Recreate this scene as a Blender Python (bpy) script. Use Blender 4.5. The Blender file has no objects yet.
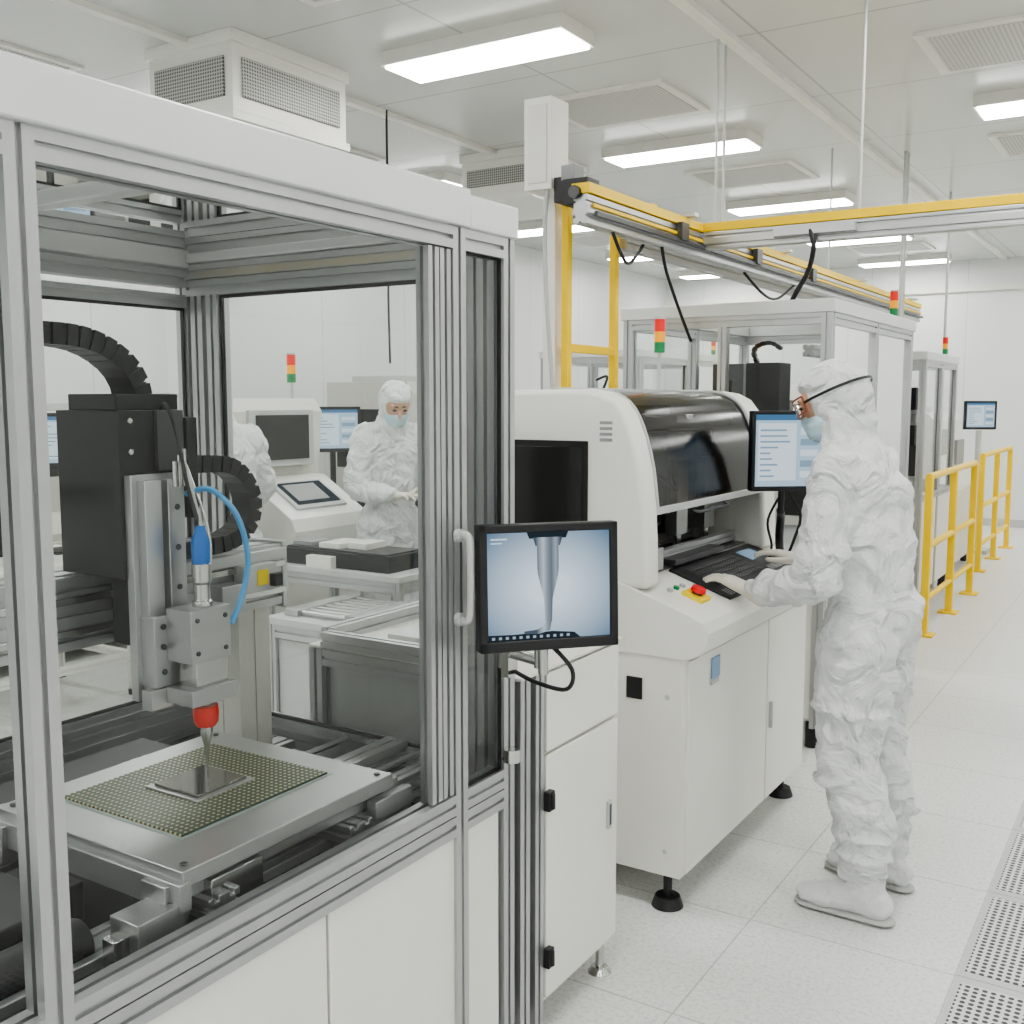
import bpy, bmesh, math, random
from mathutils import Vector, Matrix
random.seed(4)
sc = bpy.context.scene
R = math.radians

# ------------------------------------------------------------------ materials
def _nt(name):
    m = bpy.data.materials.new(name); m.use_nodes = True
    nt = m.node_tree
    for n in list(nt.nodes): nt.nodes.remove(n)
    out = nt.nodes.new('ShaderNodeOutputMaterial')
    return m, nt, out

def mat(name, col, rough=.5, metal=0., var=.03, vs=6., bump=0., bs=60., emit=0., coat=0., spec=.5, distort=0., stretch=None, bd=.01):
    m, nt, out = _nt(name)
    p = nt.nodes.new('ShaderNodeBsdfPrincipled')
    nt.links.new(p.outputs[0], out.inputs[0])
    tc = nt.nodes.new('ShaderNodeTexCoord')
    nz = nt.nodes.new('ShaderNodeTexNoise'); nz.inputs['Scale'].default_value = vs; nz.inputs['Detail'].default_value = 2
    nt.links.new(tc.outputs['Object'], nz.inputs['Vector'])
    mx = nt.nodes.new('ShaderNodeMixRGB')
    mx.inputs[1].default_value = [max(0, c*(1-var)) for c in col]+[1]
    mx.inputs[2].default_value = [min(1, c*(1+var)) for c in col]+[1]
    nt.links.new(nz.outputs[0], mx.inputs[0])
    nt.links.new(mx.outputs[0], p.inputs['Base Color'])
    p.inputs['Roughness'].default_value = rough
    p.inputs['Metallic'].default_value = metal
    p.inputs['Specular IOR Level'].default_value = spec
    p.inputs['Coat Weight'].default_value = coat
    if emit:
        p.inputs['Emission Color'].default_value = list(col)+[1]
        p.inputs['Emission Strength'].default_value = emit
    if bump:
        n2 = nt.nodes.new('ShaderNodeTexNoise'); n2.inputs['Scale'].default_value = bs
        n2.inputs['Detail'].default_value = 4; n2.inputs['Distortion'].default_value = distort
        if stretch:
            mp = nt.nodes.new('ShaderNodeMapping'); mp.inputs['Scale'].default_value = stretch
            nt.links.new(tc.outputs['Object'], mp.inputs[0]); nt.links.new(mp.outputs[0], n2.inputs['Vector'])
        else:
            nt.links.new(tc.outputs['Object'], n2.inputs['Vector'])
        b = nt.nodes.new('ShaderNodeBump'); b.inputs['Strength'].default_value = bump; b.inputs['Distance'].default_value = bd
        nt.links.new(n2.outputs[0], b.inputs['Height']); nt.links.new(b.outputs[0], p.inputs['Normal'])
    return m

def glass(name, tint, ior=1.45, rough=.02, boost=1.):
    m, nt, out = _nt(name)
    t = nt.nodes.new('ShaderNodeBsdfTransparent'); t.inputs[0].default_value = list(tint)+[1]
    g = nt.nodes.new('ShaderNodeBsdfGlossy'); g.inputs['Roughness'].default_value = rough; g.inputs[0].default_value = (boost, boost, boost, 1)
    f = nt.nodes.new('ShaderNodeFresnel'); f.inputs[0].default_value = ior
    mx = nt.nodes.new('ShaderNodeMixShader')
    nt.links.new(f.outputs[0], mx.inputs[0]); nt.links.new(t.outputs[0], mx.inputs[1]); nt.links.new(g.outputs[0], mx.inputs[2])
    nt.links.new(mx.outputs[0], out.inputs[0])
    return m

def dots(name, base, dot, s, r, axes='XY', rough=.4, metal=0., off=0.):
    m, nt, out = _nt(name)
    p = nt.nodes.new('ShaderNodeBsdfPrincipled'); nt.links.new(p.outputs[0], out.inputs[0])
    tc = nt.nodes.new('ShaderNodeTexCoord'); sp = nt.nodes.new('ShaderNodeSeparateXYZ')
    nt.links.new(tc.outputs['Object'], sp.inputs[0])
    def M(op, a, b=None):
        n = nt.nodes.new('ShaderNodeMath'); n.operation = op
        for i, v in enumerate((a, b)):
            if v is None: continue
            if isinstance(v, (int, float)): n.inputs[i].default_value = v
            else: nt.links.new(v, n.inputs[i])
        return n.outputs[0]
    q = []
    for a in axes:
        f = M('FRACT', M('DIVIDE', M('ADD', sp.outputs[a], 20+off), s)); f = M('SUBTRACT', f, .5); q.append(M('MULTIPLY', f, f))
    k = M('LESS_THAN', M('ADD', q[0], q[1]), r*r)
    mx = nt.nodes.new('ShaderNodeMixRGB'); nt.links.new(k, mx.inputs[0])
    mx.inputs[1].default_value = list(base)+[1]; mx.inputs[2].default_value = list(dot)+[1]
    nt.links.new(mx.outputs[0], p.inputs['Base Color']); p.inputs['Roughness'].default_value = rough
    p.inputs['Metallic'].default_value = metal
    return m

def panelmat(name, col, line, w, h, mortar, off=(0, 0, 0), axes='XY', rough=.4, speckle=0., bump=0.):
    m, nt, out = _nt(name)
    p = nt.nodes.new('ShaderNodeBsdfPrincipled'); nt.links.new(p.outputs[0], out.inputs[0])
    tc = nt.nodes.new('ShaderNodeTexCoord'); sp = nt.nodes.new('ShaderNodeSeparateXYZ'); cb = nt.nodes.new('ShaderNodeCombineXYZ')
    nt.links.new(tc.outputs['Object'], sp.inputs[0])
    nt.links.new(sp.outputs[axes[0]], cb.inputs[0]); nt.links.new(sp.outputs[axes[1]], cb.inputs[1])
    mp = nt.nodes.new('ShaderNodeMapping'); mp.inputs['Location'].default_value = off
    nt.links.new(cb.outputs[0], mp.inputs[0])
    br = nt.nodes.new('ShaderNodeTexBrick'); br.offset = 0; br.squash = 1
    br.inputs['Scale'].default_value = 1; br.inputs['Brick Width'].default_value = w; br.inputs['Row Height'].default_value = h
    br.inputs['Mortar Size'].default_value = mortar; br.inputs['Mortar Smooth'].default_value = .2
    br.inputs['Color1'].default_value = list(col)+[1]; br.inputs['Color2'].default_value = [c*.985 for c in col]+[1]
    br.inputs['Mortar'].default_value = list(line)+[1]
    nt.links.new(mp.outputs[0], br.inputs['Vector'])
    src = br.outputs[0]
    if speckle:
        nz = nt.nodes.new('ShaderNodeTexNoise'); nz.inputs['Scale'].default_value = 70; nz.inputs['Detail'].default_value = 5; nz.inputs['Roughness'].default_value = .8
        nt.links.new(tc.outputs['Object'], nz.inputs['Vector'])
        cr = nt.nodes.new('ShaderNodeValToRGB'); cr.color_ramp.elements[0].position = .40; cr.color_ramp.elements[1].position = .52
        cr.color_ramp.elements[0].color = (1-speckle,)*3+(1,); cr.color_ramp.elements[1].color = (1, 1, 1, 1)
        nt.links.new(nz.outputs[0], cr.inputs[0])
        mu = nt.nodes.new('ShaderNodeMixRGB'); mu.blend_type = 'MULTIPLY'; mu.inputs[0].default_value = 1
        nt.links.new(src, mu.inputs[1]); nt.links.new(cr.outputs[0], mu.inputs[2]); src = mu.outputs[0]
    nt.links.new(src, p.inputs['Base Color']); p.inputs['Roughness'].default_value = rough
    return m

def emis(name, col, s):
    m, nt, out = _nt(name)
    e = nt.nodes.new('ShaderNodeEmission'); e.inputs[0].default_value = list(col)+[1]; e.inputs[1].default_value = s
    nt.links.new(e.outputs[0], out.inputs[0]); return m

def gradscreen(name):
    m, nt, out = _nt(name)
    e = nt.nodes.new('ShaderNodeEmission'); tc = nt.nodes.new('ShaderNodeTexCoord')
    mp = nt.nodes.new('ShaderNodeMapping'); mp.vector_type = 'POINT'
    mp.inputs['Location'].default_value = (0, 0, .02); mp.inputs['Scale'].default_value = (5.0, 5, 6.0)
    g = nt.nodes.new('ShaderNodeTexGradient'); g.gradient_type = 'SPHERICAL'
    cr = nt.nodes.new('ShaderNodeValToRGB')
    cr.color_ramp.elements[0].color = (.13, .22, .34, 1); cr.color_ramp.elements[1].color = (.74, .86, .97, 1)
    cr.color_ramp.elements[1].position = .8
    nt.links.new(tc.outputs['Object'], mp.inputs[0]); nt.links.new(mp.outputs[0], g.inputs[0]); nt.links.new(g.outputs[1], cr.inputs[0])
    nt.links.new(cr.outputs[0], e.inputs[0]); e.inputs[1].default_value = .95
    nt.links.new(e.outputs[0], out.inputs[0]); return m

def nozzlemat(name):
    # horizontal metallic shading of the tube in the microscope picture shown on the screen
    m, nt, out = _nt(name)
    e = nt.nodes.new('ShaderNodeEmission'); tc = nt.nodes.new('ShaderNodeTexCoord'); sp = nt.nodes.new('ShaderNodeSeparateXYZ')
    nt.links.new(tc.outputs['Object'], sp.inputs[0])
    mr = nt.nodes.new('ShaderNodeMapRange'); mr.inputs[1].default_value = -.030; mr.inputs[2].default_value = .026
    nt.links.new(sp.outputs[0], mr.inputs[0])
    cr = nt.nodes.new('ShaderNodeValToRGB'); el = cr.color_ramp.elements
    el[0].color = (.09, .12, .16, 1); el[1].color = (.08, .10, .14, 1)
    for p, c in ((.30, (.50, .57, .63, 1)), (.45, (.26, .31, .36, 1)), (.62, (.16, .19, .23, 1)), (.80, (.34, .40, .46, 1))):
        q = el.new(p); q.color = c
    nt.links.new(mr.outputs[0], cr.inputs[0]); nt.links.new(cr.outputs[0], e.inputs[0]); e.inputs[1].default_value = .95
    nt.links.new(e.outputs[0], out.inputs[0]); return m

WHITE = mat('white_powder_coat', (.78, .77, .73), .35, bump=.03, bs=250)
WHITE2 = mat('warm_white_panel', (.73, .715, .67), .4, bump=.03, bs=250)
BEIGE = mat('beige_machine_panel', (.58, .57, .53), .45, bump=.03, bs=250)
ALU = mat('anodised_aluminium', (.50, .505, .51), .34, .78, var=.05, vs=12)
ALUW = mat('satin_aluminium_cap', (.66, .67, .665), .40, .45, var=.03)
STEEL = mat('brushed_steel', (.58, .58, .57), .22, 1., var=.06, vs=20)
MILLED = mat('milled_aluminium', (.50, .505, .505), .34, .8, var=.05, vs=10)
DARKM = mat('dark_metal', (.10, .10, .105), .4, .7)
BLACK = mat('black_plastic', (.012, .012, .014), .42, var=.1)
BLACKM = mat('matt_black', (.010, .010, .010), .65, var=.1)
RUB = mat('black_gasket', (.015, .015, .015), .7)
GREY = mat('grey_plastic', (.28, .285, .29), .5)
LGREY = mat('light_grey_plastic', (.50, .51, .50), .45)
FROST = mat('frosted_grey_panel', (.52, .54, .53), .3)
YEL = mat('safety_yellow_paint', (.90, .60, .01), .4, var=.04)
RED = mat('red_anodised', (.78, .03, .015), .3)
REDP = mat('red_button', (.78, .015, .015), .3)
BLUE = mat('blue_plastic', (.02, .17, .58), .35)
TUBEB = mat('blue_air_hose', (.12, .42, .80), .3)
GREEN = mat('green_lens', (.02, .22, .08), .3, emit=.12)
REDL = mat('red_lens', (.70, .03, .02), .3, emit=.25)
AMB = mat('amber_lens', (.90, .38, .02), .3, emit=.25)
GLASS = glass('clear_glass', (.955, .972, .965), 1.42)
HOOD = glass('smoked_acrylic', (.20, .155, .115), 1.34, .15)
DARKG = mat('dark_tinted_window', (.010, .010, .010), .12, spec=.6)
PCBM = dots('ball_grid_board', (.020, .055, .022), (.64, .52, .28), .0125, .235, 'XY', .35)
DIE = mat('silicon_die', (.30, .285, .27), .09, .9)
SUB = mat('chip_substrate', (.45, .46, .45), .3, .5)
VENTM = dots('perforated_vent', (.62, .62, .60), (.38, .38, .37), .022, .34, 'XY', .5)
VENTX = dots('perforated_grille_side', (.46, .46, .44), (.13, .13, .13), .017, .36, 'YZ', .5)
VENTY = dots('perforated_grille_front', (.46, .46, .44), (.13, .13, .13), .017, .36, 'XZ', .5)
GRATE = dots('perforated_floor_steel', (.62, .62, .61), (.02, .02, .02), .022, .34, 'XY', .4)
FAB = mat('cleanroom_fabric', (.75, .765, .77), .75, bump=.95, bs=5.5, distort=1.8, bd=.08, vs=3)
FABF = mat('cleanroom_fabric_boot', (.71, .72, .72), .6, bump=.6, bs=14, distort=1, bd=.025)
GLOVE = mat('latex_glove', (.69, .65, .57), .5, bump=.2, bs=60, bd=.004)
MASKM = mat('face_mask_cloth', (.50, .67, .74), .7, bump=.4, bs=40, stretch=(.3, .3, 3), bd=.006)
SKIN = mat('skin', (.58, .35, .25), .5)
GOG = glass('goggle_lens', (.90, .86, .82), 1.4)
AMBF = mat('goggle_frame', (.28, .08, .04), .3)
EYE = mat('eye_dark', (.03, .02, .02), .2)
HAIR = mat('eyebrow_hair', (.03, .02, .015), .6)
SOLE = mat('boot_sole', (.46, .46, .45), .6)
SCR_UI = emis('screen_light_blue', (.48, .64, .78), .9)
SCR_BAR = emis('screen_title_bar', (.12, .28, .5), .7)
SCR_TXT = emis('screen_rows', (.36, .52, .68), .7)
SCR_WHT = emis('screen_white', (.70, .80, .87), .95)
SCR_NZ = gradscreen('screen_nozzle_view')
SCR_NM = nozzlemat('screen_nozzle_metal')
SCR_G2 = emis('screen_component_grey', (.40, .47, .53), .9)
SCR_DK = emis('screen_dark', (.03, .045, .06), .8)
LAMP = emis('fluorescent_diffuser', (.995, 1., .968), 24.)
LABEL = mat('label_blue', (.25, .38, .55), .5)
PAPER = mat('paper_edge', (.48, .54, .54), .5)
ORANGE = mat('yellow_sticker', (.88, .66, .02), .5)

# ------------------------------------------------------------------ builder
def empty(name, loc=(0, 0, 0), rz=0.):
    e = bpy.data.objects.new(name, None); e.empty_display_size = .2
    e.location = loc; e.rotation_euler = (0, 0, rz)
    sc.collection.objects.link(e); return e

class B:
    def __init__(s): s.bm = bmesh.new(); s.mats = []
    def mi(s, m):
        if m not in s.mats: s.mats.append(m)
        return s.mats.index(m)
    def add(s, vs, fs, m):
        k = s.mi(m); v = [s.bm.verts.new(p) for p in vs]
        for f in fs:
            try:
                q = s.bm.faces.new([v[i] for i in f]); q.material_index = k; q.smooth = True
            except ValueError: pass
    def box(s, x0, x1, y0, y1, z0, z1, m):
        vs = [(x, y, z) for x in (x0, x1) for y in (y0, y1) for z in (z0, z1)]
        s.add(vs, [(0, 1, 3, 2), (4, 6, 7, 5), (0, 4, 5, 1), (2, 3, 7, 6), (0, 2, 6, 4), (1, 5, 7, 3)], m)
    def obox(s, c, size, M, m):
        hx, hy, hz = [q/2 for q in size]; c = Vector(c)
        vs = [c+M @ Vector((x, y, z)) for x in (-hx, hx) for y in (-hy, hy) for z in (-hz, hz)]
        s.add(vs, [(0, 1, 3, 2), (4, 6, 7, 5), (0, 4, 5, 1), (2, 3, 7, 6), (0, 2, 6, 4), (1, 5, 7, 3)], m)
    def quad(s, a, b, c, d, m): s.add([a, b, c, d], [(0, 1, 2, 3)], m)
    def cyl(s, p0, p1, r0, m, r1=None, seg=20):
        if r1 is None: r1 = r0
        p0 = Vector(p0); p1 = Vector(p1); d = (p1-p0).normalized()
        a = d.orthogonal().normalized(); b = d.cross(a)
        vs = []
        for p, r in ((p0, r0), (p1, r1)):
            for i in range(seg):
                t = 2*math.pi*i/seg; vs.append(p+(a*math.cos(t)+b*math.sin(t))*r)
        fs = [(i, (i+1) % seg, seg+(i+1) % seg, seg+i) for i in range(seg)]
        fs += [tuple(range(seg))[::-1], tuple(range(seg, 2*seg))]
        s.add(vs, fs, m)
    def prism(s, prof, axis, a0, a1, m):
        def P(u, w, a):
            return {'x': (a, u, w), 'y': (u, a, w), 'z': (u, w, a)}[axis]
        n = len(prof)
        vs = [P(u, w, a0) for u, w in prof]+[P(u, w, a1) for u, w in prof]
        fs = [(i, (i+1) % n, n+(i+1) % n, n+i) for i in range(n)]+[tuple(range(n))[::-1], tuple(range(n, 2*n))]
        s.add(vs, fs, m)
    def sheet(s, prof, axis, a0, a1, m):
        def P(u, w, a):
            return {'x': (a, u, w), 'y': (u, a, w), 'z': (u, w, a)}[axis]
        n = len(prof)
        vs = [P(u, w, a0) for u, w in prof]+[P(u, w, a1) for u, w in prof]
        s.add(vs, [(i, i+1, n+i+1, n+i) for i in range(n-1)], m)
    def ext(s, axis, a0, a1, u0, u1, w0, w1, m=None, pitch=.045, sw=.009, sd=.009):
        m = m or ALU
        cs = [(u0, w0), (u1, w0), (u1, w1), (u0, w1)]; pts = []
        for i in range(4):
            a = Vector(cs[i]); b = Vector(cs[(i+1) % 4]); L = (b-a).length; d = (b-a)/L; nn = Vector((-d.y, d.x))
            n = max(1, round(L/pitch)); pts.append(tuple(a))
            for k in range(n):
                c = a+d*L*(k+.5)/n
                pts += [tuple(c-d*sw/2), tuple(c-d*sw/2+nn*sd), tuple(c+d*sw/2+nn*sd), tuple(c+d*sw/2)]
        s.prism(pts, axis, a0, a1, m)
    def lathe(s, c, prof, m, seg=24):
        cx, cy = c; vs = []; n = len(prof)
        for r, z in prof:
            for i in range(seg):
                t = 2*math.pi*i/seg; vs.append((cx+r*math.cos(t), cy+r*math.sin(t), z))
        fs = []
        for k in range(n-1):
            for i in range(seg):
                j = (i+1) % seg; fs.append((k*seg+i, k*seg+j, (k+1)*seg+j, (k+1)*seg+i))
        fs += [tuple(range(seg))[::-1], tuple(range((n-1)*seg, n*seg))]
        s.add(vs, fs, m)
    def tube(s, pts, r, m, seg=8, sub=6):
        P = smoothpts(pts, sub); vs = []; a = None
        for i, p in enumerate(P):
            d = (P[min(i+1, len(P)-1)]-P[max(i-1, 0)]).normalized()
            a = d.orthogonal().normalized() if a is None else (a-d*a.dot(d)).normalized()
            b = d.cross(a)
            for k in range(seg):
                t = 2*math.pi*k/seg; vs.append(p+(a*math.cos(t)+b*math.sin(t))*r)
        fs = [(i*seg+k, i*seg+(k+1) % seg, (i+1)*seg+(k+1) % seg, (i+1)*seg+k) for i in range(len(P)-1) for k in range(seg)]
        n = len(P); fs += [tuple(range(seg))[::-1], tuple(range((n-1)*seg, n*seg))]
        s.add(vs, fs, m)
    def chain(s, pts, w, h, side, m, step=.026):
        P = smoothpts(pts, 14); side = Vector(side).normalized(); acc = [P[0]]
        for p in P[1:]:
            if (p-acc[-1]).length >= step: acc.append(p)
        for i in range(len(acc)-1):
            d = (acc[i+1]-acc[i]); l = d.length; d.normalize(); up = side.cross(d).normalized(); sd = d.cross(up)
            M = Matrix((d, sd, up)).transposed(); c = (acc[i]+acc[i+1])/2
            s.obox(c, (l*.80, w, h), M, m); s.obox(c, (l*1.05, w*.86, h*.78), M, m)
    def fin(s, name, parent=None, bevel=0., seg=2, ang=40):
        bmesh.ops.recalc_face_normals(s.bm, faces=s.bm.faces)
        me = bpy.data.meshes.new(name); s.bm.to_mesh(me); s.bm.free()
        for m in s.mats: me.materials.append(m)
        me.set_sharp_from_angle(angle=R(32))
        o = bpy.data.objects.new(name, me); sc.collection.objects.link(o)
        if parent: o.parent = parent
        if bevel:
            b = o.modifiers.new('bevel', 'BEVEL'); b.width = bevel; b.segments = seg; b.limit_method = 'ANGLE'; b.angle_limit = R(ang)
            b.harden_normals = False
        return o

def smoothpts(pts, sub=6):
    P = [Vector(p) for p in pts]
    if len(P) < 3: return P
    out = []
    for i in range(len(P)-1):
        p0 = P[max(i-1, 0)]; p1 = P[i]; p2 = P[i+1]; p3 = P[min(i+2, len(P)-1)]
        for k in range(sub):
            t = k/sub
            out.append(.5*((2*p1)+(-p0+p2)*t+(2*p0-5*p1+4*p2-p3)*t*t+(-p0+3*p1-3*p2+p3)*t**3))
    out.append(P[-1]); return out

# ------------------------------------------------------------------ room
X0, X1, Y0, Y1, ZC = -6.6, 3.0, -3.0, 14.7, 3.4
FLOORM = panelmat('vinyl_floor', (.74, .74, .725), (.48, .48, .47), .6, .6, .003, (.45-.0, -.05, 0), 'XY', .33, speckle=.22)
CEILM = panelmat('ceiling_panels', (.63, .65, .635), (.44, .45, .44), 1.225, 1.225, .008, (.62, -.25, 0), 'XY', .26)
WALLX = panelmat('wall_panels_x', (.73, .745, .73), (.56, .57, .56), 1.2, 3.6, .005, (0, 0, 0), 'YZ', .4)
WALLY = panelmat('wall_panels_y', (.73, .745, .73), (.56, .57, .56), 1.2, 3.6, .005, (0, 0, 0), 'XZ', .4)
b = B(); b.box(X0-.1, X1+.1, Y0-.1, Y1+.1, -.1, 0, FLOORM); b.fin('floor')
b = B(); b.box(X0-.1, X1+.1, Y0-.1, Y1+.1, ZC, ZC+.1, CEILM); b.fin('ceiling')
b = B(); b.box(X0-.1, X0, Y0, Y1, 0, ZC, WALLX); b.fin('wall_left')
b = B(); b.box(X1, X1+.1, Y0, Y1, 0, ZC, WALLX); b.fin('wall_right')
b = B(); b.box(X0, X1, Y1, Y1+.1, 0, ZC, WALLY); b.fin('wall_far')
b = B(); b.box(X0, X1, Y0-.1, Y0, 0, ZC, WALLY); b.fin('wall_near')
b = B(); b.box(X0, X0+.012, Y0, Y1, 0, .1, LGREY); b.fin('baseboard_left')
b = B(); b.box(X0, X1, Y1-.012, Y1, 0, .1, LGREY); b.fin('baseboard_far')
b = B(); b.box(X1-.012, X1, Y0, Y1, 0, .1, LGREY); b.fin('baseboard_right')
b = B()
for x in (-4.28, -1.98, .62):
    b.box(x-.03, x+.03, Y0, Y1, ZC-.03, ZC, WHITE)
b.fin('trim_1')
b = B()
b.box(X0, X1, Y1-.05, Y1, 3.0, 3.08, WHITE2); b.fin('trim_2')

# perforated floor
b = B()
for k in range(-3, 18):
    y = 3.05+.6*k
    b.box(-.45+.004, .15-.004, y+.004, y+.596, 0, .002, LGREY)
    b.box(-.45+.02, .15-.02, y+.035, y+.565, .002, .0035, GRATE)
b.fin('perforated_floor_panels')

# lights
lm = None
for cx in (-5.5, -3.05, -.6, 1.85):
    for cy in (-2.0, -.35, 2.1, 4.55, 7.0, 9.42, 11.8, 14.0):
        if cy == -2.0 and cx < -4: continue
        if lm is None:
            b = B(); b.box(-.535, .535, -.165, .165, -.07, 0, WHITE)
            b.box(-.515, .515, -.148, .148, -.082, -.068, LAMP); o = b.fin('ceiling_light'); lm = o.data
        else:
            o = bpy.data.objects.new('ceiling_light', lm); sc.collection.objects.link(o)
        o.location = (cx, cy, ZC)
vm = None
for cx in (-5.5, -2.98, -.78, 1.85):
    for cy in (.9, 3.35, 5.92, 8.25, 10.6, 13.0):
        if vm is None:
            b = B(); b.box(-.43, .43, -.36, .36, -.016, 0, WHITE); b.box(-.38, .38, -.31, .31, -.020, -.014, VENTM)
            o = b.fin('ceiling_vent'); vm = o.data
        else:
            o = bpy.data.objects.new('ceiling_vent', vm); sc.collection.objects.link(o)
        o.location = (cx, cy, ZC)

def ahu(x0, x1, y0, y1, z0):
    b = B(); b.box(x0, x1, y0, y1, z0, ZC, WHITE)
    b.box(x0-.015, x1+.015, y0-.015, y1+.015, z0-.012, z0+.03, WHITE)
    b.box(x0-.015, x1+.015, y0-.015, y1+.015, ZC-.06, ZC, WHITE)
    b.box(x1, x1+.012, y0+.06, y1-.06, z0+.10, ZC-.12, VENTX)
    b.box(x0+.05, x1-.05, y0-.012, y0, z0+.10, ZC-.12, VENTY)
    b.fin('air_handling_unit', bevel=.003)
ahu(-4.56, -3.96, 3.72, 4.54, 2.99)
ahu(-4.56, -3.96, 6.5, 7.3, 3.06)

# ------------------------------------------------------------------ monitor
def monitor(name, loc, rz, w, h, kind='ui', tilt=0., arm=None, fr=.02, th=.035):
    e = empty(name, loc, rz); e.rotation_euler = (R(tilt), 0, rz)
    b = B()
    b.box(-w/2, w/2, 0, th, -h/2, h/2, BLACK)
    b.box(-w/2, w/2, -.008, 0, h/2-fr, h/2, BLACK); b.box(-w/2, w/2, -.008, 0, -h/2, -h/2+fr*1.3, BLACK)
    b.box(-w/2, -w/2+fr, -.008, 0, -h/2, h/2, BLACK); b.box(w/2-fr, w/2, -.008, 0, -h/2, h/2, BLACK)
    b.box(-w/4, w/4, th, th+.02, -h/4, h/4, BLACK)
    b.fin('casing', e, .003)
    x0, x1, z0, z1 = -w/2+fr, w/2-fr, -h/2+fr*1.3, h/2-fr
    b = B()
    def rc(a, c, d, f, m, yy=-.002):
        b.quad((x0+(x1-x0)*a, yy, z0+(z1-z0)*d), (x0+(x1-x0)*c, yy, z0+(z1-z0)*d), (x0+(x1-x0)*c, yy, z0+(z1-z0)*f), (x0+(x1-x0)*a, yy, z0+(z1-z0)*f), m)
    if kind == 'nozzle':
        rc(0, 1, 0, 1, SCR_NZ, -.001)
        W = x1-x0; H = z1-z0
        def poly(pts, m, yy=-.002):
            b.add([(x0+W*u, yy, z0+H*v) for u, v in pts], [tuple(range(len(pts)))], m)
        c = .49
        poly([(c-.17, 1), (c+.17, 1), (c+.15, .94), (c-.15, .94)], SCR_DK, -.0015)
        poly([(c-.12, .95), (c+.12, .95), (c+.10, .87), (c-.10, .87)], SCR_NM, -.0018)
        L = [(.088, .87), (.088, .66), (.082, .60), (.066, .52), (.046, .43), (.036, .38), (.033, .30), (.028, .16)]
        poly([(c-u, v) for u, v in L]+[(c+u, v) for u, v in L[::-1]], SCR_NM)
        arc = [(c-.02, .17), (c-.04, .12), (c-.10, .09), (c-.2, .08), (c-.2, .055), (c-.08, .05), (c+.01, .08), (c+.025, .17)]
        poly(arc, SCR_NM, -.0022)
        poly([(0, 0), (.75, 0), (.70, .05), (.52, .07), (.2, .055), (0, .06)], SCR_DK)
        for k in range(12): rc(.03+k*.055, .055+k*.055, .015, .040, SCR_G2, -.003)
        rc(.03, .16, .935, .95, SCR_WHT, -.003); rc(.03, .12, .90, .912, SCR_WHT, -.003)
    else:
        rc(0, 1, 0, 1, SCR_UI); rc(0, 1, .92, 1, SCR_BAR, -.003); rc(.04, .62, .08, .88, SCR_WHT, -.003)
        for k in range(9): rc(.07, .2+.35*random.random(), .13+k*.08, .155+k*.08, SCR_TXT, -.004)
        for k in range(5): rc(.68, .95, .12+k*.15, .21+k*.15, SCR_TXT if k % 2 else SCR_WHT, -.004)
    b.fin('screen', e)
    if arm: arm(e)
    return e

# ------------------------------------------------------------------ dispensing machine (left)
dm = empty('fluid_dispensing_machine')
fx, bx = -1.28, -2.356
ya, yb = .51, 2.028
S = .045
f = B()
fp = [ya, .812, 1.792, yb-S]
for y in fp: f.ext('z', .12, 1.975, fx-S, fx, y, y+S)
bp = [ya, .812, 1.24, yb-S]
for y in bp: f.ext('z', .674, 1.975, bx, bx+S, y, y+S)
f.ext('z', .767, 1.90, bx+.058, bx+.103, yb-S, yb); f.ext('z', .767, 1.90, bx+.120, bx+.162, yb-S, yb)
f.ext('z', .767, 1.90, fx-.15, fx-.108, yb-S, yb)
f.ext('z', .12, 1.975, fx-.10, fx-.055, yb-S, yb)
for a, c in zip(fp[:-1], fp[1:]):
    f.ext('y', a+S, c, fx-S, fx, .674, .719); f.ext('y', a+S, c, fx-S, fx, .722, .767); f.ext('y', a+S, c, fx-S, fx, 1.93, 1.975)
for a, c in zip(bp[:-1], bp[1:]):
    f.ext('y', a+S, c, bx, bx+S, .674, .764); f.ext('y', a+S, c, bx, bx+S, 1.925, 1.97); f.ext('y', a+S, c, bx+.005, bx+.04, 1.87, 1.905)
    f.ext('y', a+S, c, bx+.005, bx+.04, .77, .81)
f.ext('x', bx+S, fx-.10, yb-S, yb, .674, .719); f.ext('x', bx+S, fx-.10, yb-S, yb, .722, .767)
f.ext('x', bx+S, fx-.10, yb-S, yb, 1.90, 1.943); f.ext('x', bx+S, fx-.10, yb-S, yb, 1.945, 1.985)
f.ext('x', bx+S, fx-S, ya, ya+S, .674, .764); f.ext('x', bx+S, fx-S, ya, ya+S, 1.93, 1.973)
f.ext('z', .770, 1.927, fx-.036, fx-.004, 1.712, 1.748); f.ext('z', .770, 1.927, fx-.036, fx-.004, 1.752, 1.789)
f.fin('frame', dm)
f = B()
f.box(fx-.075, fx+.012, ya-.02, 1.84, 1.975, 2.055, ALUW)
f.box(fx-.075, fx+.008, 1.842, yb+.005, 1.975, 2.045, ALUW)
f.box(bx-.01, bx+.06, ya-.02, yb, 1.975, 2.05, ALUW)
f.box(bx+.062, fx-.077, yb-.06, yb+.004, 1.987, 2.045, ALUW); f.box(bx+.062, fx-.077, ya-.02, ya+.05, 1.975, 2.05, ALUW)
f.box(bx+.062, fx-.077, 1.24, 1.28, 1.985, 2.03, ALUW)
f.fin('roof_frame', dm, .004)
g = B()
def gq(ax, c, u0, u1, w0, w1, m=GLASS):
    if ax == 'x': g.quad((c, u0, w0), (c, u1, w0), (c, u1, w1), (c, u0, w1), m)
    if ax == 'y': g.quad((u0, c, w0), (u1, c, w0), (u1, c, w1), (u0, c, w1), m)
    if ax == 'z': g.quad((u0, w0, c), (u1, w0, c), (u1, w1, c), (u0, w1, c), m)
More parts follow.
